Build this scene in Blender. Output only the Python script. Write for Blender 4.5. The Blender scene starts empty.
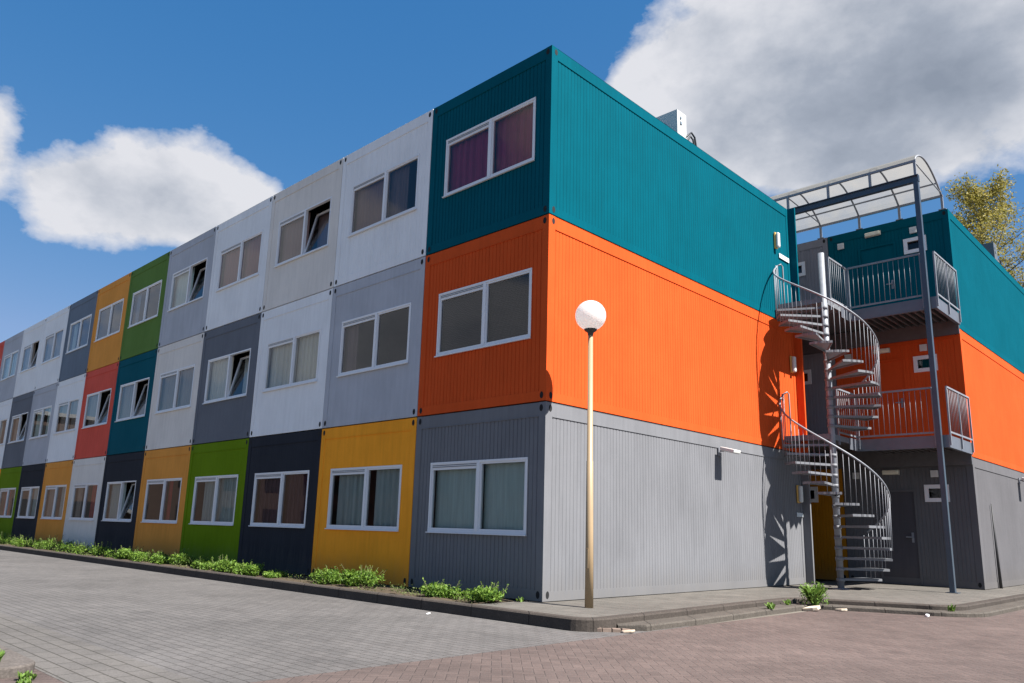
import bpy, math, random
from mathutils import Vector, Matrix, noise
R = math.radians
rnd = random.Random(7)
scene = bpy.context.scene
COL = scene.collection

# ------------------------------------------------------------------ helpers
class MB:
    """collects faces; build() links them as one mesh object"""
    def __init__(s): s.v = []; s.f = []; s.m = []; s.mi = 0; s.sm = []
    def face(s, pts, smooth=False):
        n = len(s.v); s.v += [tuple(p) for p in pts]; s.f.append(tuple(range(n, n+len(pts)))); s.m.append(s.mi); s.sm.append(smooth)
    def box(s, x0, x1, y0, y1, z0, z1, M=None):
        c = [(x, y, z) for z in (z0, z1) for y in (y0, y1) for x in (x0, x1)]
        if M: c = [tuple(M @ Vector(p)) for p in c]
        n = len(s.v); s.v += c
        for q in ((0,2,3,1),(4,5,7,6),(0,1,5,4),(2,6,7,3),(0,4,6,2),(1,3,7,5)):
            s.f.append(tuple(n+i for i in q)); s.m.append(s.mi); s.sm.append(False)
    def bar(s, a, b, w, h=None, up=(0,0,1)):
        h = h or w; a = Vector(a); b = Vector(b); d = (b-a); L = d.length; d.normalize(); up = Vector(up)
        if abs(d.dot(up)) > .95: up = Vector((0,1,0))
        r = d.cross(up).normalized(); u = r.cross(d)
        M = Matrix((( r.x,d.x,u.x,a.x),(r.y,d.y,u.y,a.y),(r.z,d.z,u.z,a.z),(0,0,0,1)))
        s.box(-w/2, w/2, 0, L, -h/2, h/2, M)
    def tube(s, pts, r, n=8, r1=None, cap=True):
        pts = [Vector(p) for p in pts]; k = len(pts); base = len(s.v); prev = None
        for i, p in enumerate(pts):
            t = (pts[min(i+1,k-1)] - pts[max(i-1,0)]).normalized()
            if prev is None: prev = t.orthogonal().normalized()
            prev = (prev - t*prev.dot(t)).normalized(); q = t.cross(prev)
            rr = r if r1 is None else r + (r1-r)*i/(k-1)
            for j in range(n):
                a = 2*math.pi*j/n; s.v.append(tuple(p + (prev*math.cos(a)+q*math.sin(a))*rr))
        for i in range(k-1):
            for j in range(n):
                s.f.append((base+i*n+j, base+i*n+(j+1)%n, base+(i+1)*n+(j+1)%n, base+(i+1)*n+j)); s.m.append(s.mi); s.sm.append(True)
        if cap:
            s.f.append(tuple(base+j for j in reversed(range(n)))); s.m.append(s.mi); s.sm.append(False)
            s.f.append(tuple(base+(k-1)*n+j for j in range(n))); s.m.append(s.mi); s.sm.append(False)
    def lathe(s, prof, n=24, c=(0,0,0)):
        base = len(s.v)
        for r, z in prof:
            for j in range(n):
                a = 2*math.pi*j/n; s.v.append((c[0]+r*math.cos(a), c[1]+r*math.sin(a), c[2]+z))
        for i in range(len(prof)-1):
            for j in range(n):
                s.f.append((base+i*n+j, base+i*n+(j+1)%n, base+(i+1)*n+(j+1)%n, base+(i+1)*n+j)); s.m.append(s.mi); s.sm.append(True)
    def prism(s, poly, z0, z1):
        n = len(s.v); k = len(poly)
        s.v += [(x, y, z0) for x, y in poly] + [(x, y, z1) for x, y in poly]
        s.f.append(tuple(n+i for i in reversed(range(k)))); s.f.append(tuple(n+k+i for i in range(k)))
        for i in range(k): s.f.append((n+i, n+(i+1)%k, n+k+(i+1)%k, n+k+i))
        s.m += [s.mi]*(k+2); s.sm += [False]*(k+2)
    def mesh(s, name, mats, bevel=0):
        me = bpy.data.meshes.new(name); me.from_pydata(s.v, [], s.f)
        for m in (mats if isinstance(mats, (list, tuple)) else [mats]): me.materials.append(m)
        me.polygons.foreach_set('material_index', s.m); me.polygons.foreach_set('use_smooth', s.sm); me.update()
        return me
    def build(s, name, mats, parent=None, bevel=0):
        return link(name, s.mesh(name, mats), parent, bevel)

def link(name, me, parent=None, bevel=0):
    o = bpy.data.objects.new(name, me); COL.objects.link(o)
    if parent: o.parent = parent
    if bevel:
        b = o.modifiers.new('bevel', 'BEVEL'); b.width = bevel; b.segments = 2; b.limit_method = 'ANGLE'
    return o
def tag(o, label=None, cat=None, group=None, kind=None):
    if label: o['label'] = label
    if cat: o['category'] = cat
    if group: o['group'] = group
    if kind: o['kind'] = kind
    return o
def thing(name, loc, label, cat, group=None, rz=0):
    o = bpy.data.objects.new(name, None); COL.objects.link(o); o.location = loc; o.rotation_euler.z = rz
    o.empty_display_size = .2
    return tag(o, label, cat, group)

# ------------------------------------------------------------------ materials
class NT:
    def __init__(s, name):
        s.mat = bpy.data.materials.new(name); s.mat.use_nodes = True; s.t = s.mat.node_tree; s.n = s.t.nodes; s.l = s.t.links
        s.b = s.n['Principled BSDF']; s.out = s.n['Material Output']
    def set(s, sock, v):
        if hasattr(v, 'is_output') or isinstance(v, bpy.types.NodeSocket): s.l.new(v, sock)
        else: sock.default_value = v
    def m(s, op, a, b=0.0, c=0.0):
        n = s.n.new('ShaderNodeMath'); n.operation = op
        for i, v in enumerate((a, b, c)): s.set(n.inputs[i], v)
        return n.outputs[0]
    def coord(s, kind='Object', scale=(1,1,1), rot=(0,0,0), loc=(0,0,0)):
        c = s.n.new('ShaderNodeTexCoord'); mp = s.n.new('ShaderNodeMapping'); s.l.new(c.outputs[kind], mp.inputs[0])
        mp.inputs['Scale'].default_value = scale; mp.inputs['Rotation'].default_value = rot; mp.inputs['Location'].default_value = loc
        return mp.outputs[0]
    def pos(s, scale=(1,1,1)):
        g = s.n.new('ShaderNodeNewGeometry'); mp = s.n.new('ShaderNodeMapping'); s.l.new(g.outputs['Position'], mp.inputs[0]); mp.inputs['Scale'].default_value = scale
        return mp.outputs[0]
    def noise(s, vec, scale, detail=4, rough=.55):
        n = s.n.new('ShaderNodeTexNoise'); s.l.new(vec, n.inputs['Vector']); n.inputs['Scale'].default_value = scale
        n.inputs['Detail'].default_value = detail; n.inputs['Roughness'].default_value = rough
        return n.outputs[0]
    def ramp(s, f, stops):
        r = s.n.new('ShaderNodeValToRGB'); e = r.color_ramp.elements
        while len(e) < len(stops): e.new(.5)
        for i, (p, c) in enumerate(stops): e[i].position = p; e[i].color = (*c, 1) if len(c) == 3 else c
        s.set(r.inputs[0], f); return r.outputs[0]
    def mix(s, f, a, b, mode='MIX'):
        n = s.n.new('ShaderNodeMix'); n.data_type = 'RGBA'; n.blend_type = mode; s.set(n.inputs[0], f)
        for i, v in ((6, a), (7, b)):
            if isinstance(v, tuple) and len(v) == 3: v = (*v, 1)
            s.set(n.inputs[i], v)
        return n.outputs[2]
    def bump(s, h, strength=.3, dist=.01):
        n = s.n.new('ShaderNodeBump'); s.l.new(h, n.inputs['Height']); n.inputs['Strength'].default_value = strength; n.inputs['Distance'].default_value = dist
        s.l.new(n.outputs[0], s.b.inputs['Normal'])
    def base(s, v, rough=.5, metal=0, spec=.5):
        if isinstance(v, tuple): v = (*v, 1)
        s.set(s.b.inputs['Base Color'], v); s.set(s.b.inputs['Roughness'], rough); s.set(s.b.inputs['Metallic'], metal)
        s.b.inputs['Specular IOR Level'].default_value = spec
        return s.mat
def mul(c, k): return tuple(min(1, x*k) for x in c)

def paint(name, c, rough=.6, dirt=.14, spec=.02):
    t = NT(name)
    big = t.noise(t.pos((1, 1, 1)), .9, 4, .6)
    streak = t.noise(t.pos((6, 6, .55)), 1.6, 5, .7)
    fine = t.noise(t.pos((1, 1, 1)), 45, 2)
    grime = t.ramp(t.m('ADD', t.m('MULTIPLY', big, .55), t.m('MULTIPLY', streak, .55)), [(.45, (1,1,1)), (.78, (1-dirt*1.5,)*3)])
    v = t.mix(1.0, t.mix(fine, mul(c, .97), mul(c, 1.03)), grime, 'MULTIPLY')
    # fading chalky patches
    v = t.mix(t.m('MULTIPLY', t.ramp(streak, [(.56, (0,0,0)), (.75, (1,1,1))]), dirt*.5), v, mul(tuple(.95*x+.01 for x in c), 1.0))
    # splash dirt close to the ground
    g = t.n.new('ShaderNodeNewGeometry'); sp = t.n.new('ShaderNodeSeparateXYZ'); t.l.new(g.outputs['Position'], sp.inputs[0])
    low = t.ramp(t.m('ADD', sp.outputs[2], t.m('MULTIPLY', t.m('SUBTRACT', streak, .5), .9)), [(.10, (1,1,1)), (.55, (0,0,0))])
    v = t.mix(t.m('MULTIPLY', low, .30), v, (.12, .105, .085))
    t.bump(t.noise(t.pos((1,1,.25)), 7, 3), .12, .004)
    return t.base(v, t.m('ADD', rough-.08, t.m('MULTIPLY', big, .2)), 0, spec)

P = dict(
    teal=paint('teal_paint', (.001, .084, .118)), orange=paint('orange_paint', (.60, .084, .020)), slate=paint('slate_paint', (.173, .175, .187)),
    white=paint('white_paint', (.78, .78, .79), dirt=.10), cream=paint('cream_paint', (.72, .67, .62), dirt=.12), lightgrey=paint('light_grey_paint', (.44, .45, .49)),
    bluegrey=paint('blue_grey_paint', (.15, .185, .235)), darkgrey=paint('dark_grey_paint', (.145, .155, .18)), yellow=paint('yellow_paint', (.95, .36, .030)), ochre=paint('ochre_paint', (.72, .30, .06)),
    green=paint('green_paint', (.13, .22, .006)), leafgreen=paint('leaf_green_paint', (.11, .20, .045)), navy=paint('navy_paint', (.030, .033, .042)), red=paint('red_paint', (.66, .10, .07)),
    charcoal=paint('charcoal_paint', (.128,.125,.132)), door=paint('door_paint', (.082,.078,.088)), yellow_shaded=paint('shaded_yellow_paint', (.42, .17, .012)), mauve=paint('mauve_grey_paint', (.24, .235, .26)))  # the passage yellow has its deep shade put into the colour
def simple(name, c, rough=.5, metal=0, var=.1, scale=8, spec=.5, bump=0):
    t = NT(name); n = t.noise(t.pos(), scale, 4)
    v = t.mix(n, mul(c, 1-var), mul(c, 1+var))
    if bump: t.bump(t.noise(t.pos(), scale*3, 4), bump, .01)
    return t.base(v, rough, metal, spec)
FRAME = simple('window_plastic', (.70, .70, .72), .35, 0, .04, 3)
SEAM = simple('dark_seal', (.012, .012, .014), .8)
HOLE = simple('casting_hole', (.006, .006, .007), .9)
GALV = simple('galvanised_steel', (.21, .22, .245), .55, .15, .25, 14)
STEEL = simple('blue_grey_steel', (.060, .080, .105), .42, .3, .15, 6)
DECK = simple('dark_deck_steel', (.12, .115, .12), .55, .5, .25, 10)
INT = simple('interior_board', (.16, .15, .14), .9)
ROOF = simple('roof_sheet', (.25, .25, .25), .8, 0, .2)
BLACK = simple('black_plastic', (.015, .015, .017), .5)
WHITEP = simple('white_casing', (.58, .59, .58), .4, 0, .05)

def glass(name, tint=(.86,.86,.85), ior=1.5, rough=.0):
    t = NT(name); t.n.remove(t.b)
    tr = t.n.new('ShaderNodeBsdfTransparent'); tr.inputs[0].default_value = (*tint, 1)
    gl = t.n.new('ShaderNodeBsdfGlossy'); gl.inputs['Roughness'].default_value = rough; gl.inputs[0].default_value = (.95,.97,1,1)
    fr = t.n.new('ShaderNodeFresnel'); fr.inputs[0].default_value = ior
    bp = t.n.new('ShaderNodeBump'); bp.inputs['Strength'].default_value = .04; bp.inputs['Distance'].default_value = .02
    t.l.new(t.noise(t.pos(), 1.3, 1), bp.inputs['Height']); t.l.new(bp.outputs[0], gl.inputs['Normal'])
    mx = t.n.new('ShaderNodeMixShader'); t.l.new(fr.outputs[0], mx.inputs[0]); t.l.new(tr.outputs[0], mx.inputs[1]); t.l.new(gl.outputs[0], mx.inputs[2])
    t.l.new(mx.outputs[0], t.out.inputs[0]); return t.mat
GLASS = glass('window_glass')

def cloth(name, c):
    t = NT(name); n = t.noise(t.pos((9,1,.4)), 3, 4)
    v = t.mix(n, mul(c, .7), mul(c, 1.25)); t.b.inputs['Sheen Weight'].default_value = .1
    return t.base(v, .9)
CURT = {k: cloth(k+'_curtain', c) for k, c in dict(
    purple=(.40, .04, .14), brown=(.36, .23, .21), mauve=(.22,.15,.15), brick=(.42, .19, .17), pale=(.60, .72, .68), sheer=(.80, .78, .68), greygreen=(.48, .56, .54),
    maroon=(.10, .04, .06), dark=(.10, .09, .10), blind=(.09, .06, .06), beige=(.42, .36, .31), redc=(.45, .05, .04), blue=(.25, .33, .45), wood=(.40, .33, .30)).items()}

# ground materials --------------------------------------------------
def brick_mat(name, c1, c2, cm, bw, bh, rot=0, mortar=.012):
    c1 = mul(c1,.68); c2 = mul(c2,.70); cm = mul(cm,.66)
    t = NT(name); v = t.coord('Object', (1,1,1), (0,0,rot))
    wob = t.noise(v, 6, 2)
    b = t.n.new('ShaderNodeTexBrick'); t.l.new(v, b.inputs['Vector']); b.inputs['Scale'].default_value = 1
    b.inputs['Brick Width'].default_value = bw; b.inputs['Row Height'].default_value = bh; b.inputs['Mortar Size'].default_value = mortar*.5
    b.inputs['Mortar Smooth'].default_value = .3; b.inputs['Color1'].default_value = (*c1,1); b.inputs['Color2'].default_value = (*c2,1); b.inputs['Mortar'].default_value = (*cm,1); b.inputs['Bias'].default_value = 0
    big = t.noise(v, .35, 5, .6); mid = t.noise(v, 2.2, 5, .65); fine = t.noise(v, 60, 3)
    col = t.mix(1.0, b.outputs[0], t.ramp(big, [(.3, (.78,.78,.78)), (.7, (1.12,1.12,1.12))]), 'MULTIPLY')
    col = t.mix(1.0, col, t.ramp(mid, [(.28, (.80,.80,.80)), (.5, (1,1,1)), (.8, (1.1,1.1,1.1))]), 'MULTIPLY')
    col = t.mix(1.0, col, t.ramp(fine, [(.3, (.82,.82,.82)), (.7, (1.14,1.14,1.14))]), 'MULTIPLY')
    col = t.mix(t.ramp(t.noise(v, 1.1, 6, .7), [(.62, (0,0,0)), (.72, (.5,.5,.5))]), col, mul(c1, .62))
    col = t.mix(t.ramp(t.noise(v, .55, 8, .75), [(.58, (0,0,0)), (.68, (.35,.35,.35))]), col, mul(c1, .70))
    col = t.mix(t.ramp(t.noise(v, .8, 3, .5), [(.60, (0,0,0)), (.75, (.25,.25,.25))]), col, mul(c1, 1.35))
    h = t.m('SUBTRACT', t.m('ADD', t.m('MULTIPLY', fine, .25), t.m('MULTIPLY', wob, .3)), b.outputs['Fac'])
    t.bump(h, .7, .006)
    return t.base(col, .85, 0, .25)

def herringbone_mat(name, c1, c2, cm, size=.085, rot=0.0, gap=.045):
    c1 = mul(c1,.66); c2 = mul(c2,.66); cm = mul(cm,1.0)
    t = NT(name); v = t.coord('Object', (1/size, 1/size, 1), (0,0,rot))
    sp = t.n.new('ShaderNodeSeparateXYZ'); t.l.new(v, sp.inputs[0]); x, y = sp.outputs[0], sp.outputs[1]
    i = t.m('FLOOR', x); j = t.m('FLOOR', y); fx = t.m('SUBTRACT', x, i); fy = t.m('SUBTRACT', y, j)
    k = t.m('FLOORED_MODULO', t.m('ADD', t.m('SUBTRACT', i, j), 400), 4)
    is0 = t.m('COMPARE', k, 0, .1); is1 = t.m('COMPARE', k, 1, .1); is2 = t.m('COMPARE', k, 2, .1); is3 = t.m('COMPARE', k, 3, .1)
    # distance to brick edges; a suppressed edge is pushed away
    dl = t.m('ADD', fx, is1); dr = t.m('ADD', t.m('SUBTRACT', 1, fx), is0)
    db = t.m('ADD', fy, is2); dt = t.m('ADD', t.m('SUBTRACT', 1, fy), is3)
    d = t.m('MINIMUM', t.m('MINIMUM', dl, dr), t.m('MINIMUM', db, dt))
    bi = t.m('SUBTRACT', i, is1); bj = t.m('SUBTRACT', j, is2)
    cb = t.n.new('ShaderNodeCombineXYZ'); t.l.new(bi, cb.inputs[0]); t.l.new(bj, cb.inputs[1]); t.l.new(t.m('ADD', is2, is3), cb.inputs[2])
    wn = t.n.new('ShaderNodeTexWhiteNoise'); t.l.new(cb.outputs[0], wn.inputs[0])
    vo = t.coord('Object')
    joint = t.n.new('ShaderNodeMapRange'); t.l.new(d, joint.inputs[0]); joint.inputs[1].default_value = gap*.5; joint.inputs[2].default_value = gap*1.9
    big = t.noise(vo, .4, 5, .6); mid = t.noise(vo, 2.6, 5, .65); fine = t.noise(vo, 70, 3)
    col = t.mix(wn.outputs[0], c1, c2)
    col = t.mix(joint.outputs[0], cm, col)
    col = t.mix(1.0, col, t.ramp(big, [(.3, (.80,.80,.80)), (.7, (1.12,1.12,1.12))]), 'MULTIPLY')
    col = t.mix(1.0, col, t.ramp(mid, [(.28, (.80,.80,.80)), (.5, (1,1,1)), (.8, (1.1,1.1,1.1))]), 'MULTIPLY')
    col = t.mix(1.0, col, t.ramp(fine, [(.3, (.82,.82,.82)), (.7, (1.14,1.14,1.14))]), 'MULTIPLY')
    col = t.mix(t.ramp(t.noise(vo, .6, 8, .75), [(.56, (0,0,0)), (.68, (.35,.35,.35))]), col, mul(c1, .68))
    t.bump(t.m('ADD', t.m('ADD', joint.outputs[0], t.m('MULTIPLY', fine, .25)), t.m('MULTIPLY', wn.outputs[0], .4)), .7, .005)
    return t.base(col, .85, 0, .25)

GREYPAVE = brick_mat('grey_pavers', (.180,.167,.160), (.152,.142,.137), (.092,.084,.077), .21, .105)
PINKPAVE = herringbone_mat('pink_brick_pavers', (.178,.133,.118), (.142,.107,.096), (.090,.070,.063), rot=R(45))
SIDEWALK = brick_mat('sidewalk_tiles', (.185,.168,.148), (.152,.140,.124), (.085,.075,.062), .30, .30, 0, .010)
KERB = simple('kerb_concrete', (.10,.088,.076), .85, 0, .35, 9, .25, .4)
KERBLOW = simple('lower_kerb_concrete', (.135,.118,.100), .85, 0, .35, 11, .25, .4)
SOIL = simple('soil', (.075,.058,.040), .95, 0, .5, 14, .1, .9)
EARTH = simple('dusty_ground', (.15,.135,.115), .95, 0, .3, .6, .1, .3)

# ------------------------------------------------------------------ containers
W = 2.929; L = 8.525; H = 2.9
XW0, XW1, ZW0, ZW1 = -1.045, 1.125, .985, 2.090       # window opening in unit coordinates (x), height above unit base

def ribbed(mb, f, u0, u1, z0, z1, holes=(), pitch=.0815, gw=.020, depth=.0062, rec=.008):
    """vertical-groove sheet; f(u, n, z) maps to 3D (n outward)"""
    n = max(1, round((u1-u0-.04)/pitch)); pt = (u1-u0-.04)/n
    prof = [(u0, -rec)]
    for i in range(n+1):
        c = u0+.02+i*pt
        if c-gw/2 > u0+.002 and c+gw/2 < u1-.002:
            prof += [(c-gw/2, -rec), (c-gw/6, -rec-depth), (c+gw/6, -rec-depth), (c+gw/2, -rec)]
    prof.append((u1, -rec))
    for h in holes:
        for e in (h[0], h[1]):
            for i in range(len(prof)-1):
                a, b = prof[i], prof[i+1]
                if a[0]+1e-6 < e < b[0]-1e-6:
                    tt = (e-a[0])/(b[0]-a[0]); prof.insert(i+1, (e, a[1]+(b[1]-a[1])*tt)); break
    for i in range(len(prof)-1):
        a, b = prof[i], prof[i+1]; mid = (a[0]+b[0])/2
        spans = [(z0, z1)]
        for h in holes:
            if h[0] < mid < h[1]:
                ns = []
                for s0, s1 in spans:
                    if h[2] > s0: ns.append((s0, min(s1, h[2])))
                    if h[3] < s1: ns.append((max(s0, h[3]), s1))
                spans = ns
        for s0, s1 in spans:
            mb.face([f(a[0],a[1],s0), f(b[0],b[1],s0), f(b[0],b[1],s1), f(a[0],a[1],s1)])

def ring(mb, f, u0, u1, z0, z1, pw, top, bot, d=.05):
    def bx(a0, a1, c0, c1, n1=0.0):
        p = [f(a, n, z) for z in (c0, c1) for n in (-d, n1) for a in (a0, a1)]
        k = len(mb.v); mb.v += p
        for q in ((0,2,3,1),(4,5,7,6),(0,1,5,4),(2,6,7,3),(0,4,6,2),(1,3,7,5)):
            mb.f.append(tuple(k+i for i in q)); mb.m.append(mb.mi); mb.sm.append(False)
    bx(u0, u0+pw, z0, z1); bx(u1-pw, u1, z0, z1)
    bx(u0+pw, u1-pw, z0, z0+bot, -.003); bx(u0+pw, u1-pw, z1-top, z1, -.003)
    # thin folded lips along the inside edge of the rails
    bx(u0+pw, u1-pw, z1-top-.012, z1-top, .004)

CACHE = {}
def cached(key, fn):
    if key not in CACHE: CACHE[key] = fn()
    return CACHE[key]

def body_mesh(paintname, z0, w, holes, side, ln, dep=.0062):
    mb = MB(); z1 = H-.02; hw = w/2-.007
    F = lambda u, n, z: (u, -n, z)
    ring(mb, F, -hw, hw, z0, z1, .13, .20, .15)
    ribbed(mb, F, -hw+.13, hw-.13, z0+.15, z1-.212, holes, depth=dep)
    i = hw-.03
    # shell behind the front: left side, back, roof, floor and (plain) right side
    mb.face([(-i,.05,z0),(-i,.05,z1-.01),(-i,ln,z1-.01),(-i,ln,z0)])
    mb.face([(-i,ln,z0),(-i,ln,z1-.01),(i,ln,z1-.01),(i,ln,z0)])
    mb.face([(-hw,.0,z1-.004),(hw,.0,z1-.004),(hw,ln,z1-.004),(-hw,ln,z1-.004)])
    mb.face([(-i,.05,z0+.02),(i,.05,z0+.02),(i,ln,z0+.02),(-i,ln,z0+.02)])
    if side:
        G = lambda u, n, z: (hw+n, u, z)
        ring(mb, G, .0505, ln, z0, z1, .10, .20, .13)
        ribbed(mb, G, .1505, ln-.10, z0+.13, z1-.212, ())
    else:
        mb.face([(i,.05,z0),(i,ln,z0),(i,ln,z1-.01),(i,.05,z1-.01)])
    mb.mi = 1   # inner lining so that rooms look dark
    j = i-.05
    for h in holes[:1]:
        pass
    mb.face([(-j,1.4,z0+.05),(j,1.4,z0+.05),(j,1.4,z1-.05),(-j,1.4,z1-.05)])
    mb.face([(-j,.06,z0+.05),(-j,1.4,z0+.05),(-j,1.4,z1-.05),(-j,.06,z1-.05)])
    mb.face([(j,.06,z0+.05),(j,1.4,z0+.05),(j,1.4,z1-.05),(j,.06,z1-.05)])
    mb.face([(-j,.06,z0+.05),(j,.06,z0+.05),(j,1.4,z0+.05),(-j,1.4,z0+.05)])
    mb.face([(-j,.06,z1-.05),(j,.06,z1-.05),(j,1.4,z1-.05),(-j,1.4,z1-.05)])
    return mb.mesh('container_body', [P[paintname], INT])

def oval_mesh(axis):
    mb = MB(); n = 14; rx, rz = .034, .052
    def f(a, k, out):
        u, z = rx*k*math.cos(a), rz*k*math.sin(a)
        return (u, -out, z) if axis == 'y' else (out, u, z)
    ring_o = [f(2*math.pi*i/n, 1.0, .0025) for i in range(n)]; ring_i = [f(2*math.pi*i/n, .8, -.0) for i in range(n)]
    mb.face(ring_o)
    return mb.mesh('corner_hole', HOLE)

def window_frame_mesh():
    mb = MB(); t = .032
    a, b, c, d = XW0, XW1, ZW0, ZW1; y0, y1 = -.004, .06
    mb.box(a, b, y0, y1, c, c+t); mb.box(a, b, y0, y1, d-t, d)
    mb.box(a, a+t, y0+.003, y1, c+t, d-t); mb.box(b-t, b, y0+.003, y1, c+t, d-t)
    mb.box(.065, .125, y0-.004, y1, c+t, d-t)
    return mb.mesh('window', FRAME)
def sash_mesh(x0, x1, z0, z1, t=.030):
    # origin at the bottom of the sash so it can tilt
    mb = MB(); y0, y1 = -.004, .05; w = x1-x0; h = z1-z0
    mb.box(0, w, y0, y1, 0, t); mb.box(0, w, y0, y1, h-t, h); mb.box(0, t, y0+.002, y1, t, h-t); mb.box(w-t, w, y0+.002, y1, t, h-t)
    return mb.mesh('sash', FRAME)
def pane_mesh(w, h, t=.030):
    mb = MB(); mb.face([(t,.02,t),(w-t,.02,t),(w-t,.02,h-t),(t,.02,h-t)]); return mb.mesh('pane', GLASS)
def curtain_mesh(x0, x1, z0, z1, amp, seed, mat):
    mb = MB(); r = random.Random(seed); n = int((x1-x0)/.018); ph = r.random()*6; pts = []
    for i in range(n+1):
        x = x0+(x1-x0)*i/n; y = .135+amp*(math.sin(x*42+ph+2*math.sin(x*3.1+seed))+.5*math.sin(x*77+ph))
        pts.append((x, y))
    for i in range(n):
        (a, ya), (b, yb) = pts[i], pts[i+1]
        mb.face([(a,ya,z0),(b,yb,z0),(b,yb,z1),(a,ya,z1)], True)
    return mb.mesh('curtain', mat)
def blind_mesh(x0, x1, z0, z1, mat):
    mb = MB(); n = int((z1-z0)/.03)
    for i in range(n):
        z = z0+(z1-z0)*i/n; mb.face([(x0,.10,z),(x1,.10,z),(x1,.125,z+.026),(x0,.125,z+.026)])
    return mb.mesh('blind', mat)

def add_window(root, spec, seed):
    """spec: dict(l=(curtain, coverage), r=(...), tilt=bool, grille=bool)"""
    w = link('window', cached('wf', window_frame_mesh), root)
    t = .032; zb, zt = ZW0+t, ZW1-t; gr = spec.get('grille', True)
    lx0, lx1, rx0, rx1 = XW0+t, .065, .125, XW1-t
    if gr:
        def g():
            mb = MB(); mb.box(lx0, lx1, .004, .04, zt-.060, zt)
            mb.mi = 1
            for k in range(2): mb.box(lx0+.02, lx1-.02, -.001, .0035, zt-.050+k*.025, zt-.040+k*.025)
            return mb.mesh('vent_strip', [FRAME, STEEL])
        link('vent_strip', cached('vs', g), w)
    ztl = zt-.062 if gr else zt
    for s, x0, x1, z1 in (('l', lx0, lx1, ztl), ('r', rx0, rx1, zt)):
        tilt = spec.get('tilt') == s
        sm = cached(('sash', s, gr), lambda: sash_mesh(x0, x1, zb, z1)); pm = cached(('pane', s, gr), lambda: pane_mesh(x1-x0, z1-zb))
        for me in (sm, pm):
            o = link(me.name.split('.')[0], me, w); o.location = (x0+.001, .012, zb+.001)
            if tilt: o.rotation_euler.x = R(-13); o.location.y = .03
        c = spec.get(s)
        if c:
            col, a, b = c[0], c[1], c[2]
            X0 = x0-.02+(x1-x0+.04)*a; X1 = x0-.02+(x1-x0+.04)*b
            if col == 'blind': o = link('blind', cached(('bl', s), lambda: blind_mesh(X0, X1, zb, zt, CURT['blind'])), w)
            else: o = link('curtain', curtain_mesh(X0, X1, zb-.05, zt+.03, c[3] if len(c) > 3 else .012, seed, CURT[col]), w)
            if tilt: o.location.y = .22
    def sill():
        mb = MB(); mb.box(XW0-.01, XW1+.01, -.034, .0, ZW0-.018, ZW0-.001); return mb.mesh('sill', FRAME)
    link('sill', cached('sill', sill), w)
    return w

def add_corner_holes(root, z0, w, side=False, bottom_only_dark=False):
    hw = w/2-.007
    m = cached('ovy', lambda: oval_mesh('y'))
    for x in (-hw+.085, hw-.085):
        for z in (z0+.085, H-.105):
            o = link('corner_hole', m, root); o.location = (x, -.0, z)
    if side:
        m2 = cached('ovx', lambda: oval_mesh('x'))
        for z in (z0+.085, H-.105):
            o = link('corner_hole', m2, root); o.location = (hw, .105, z)

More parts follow.
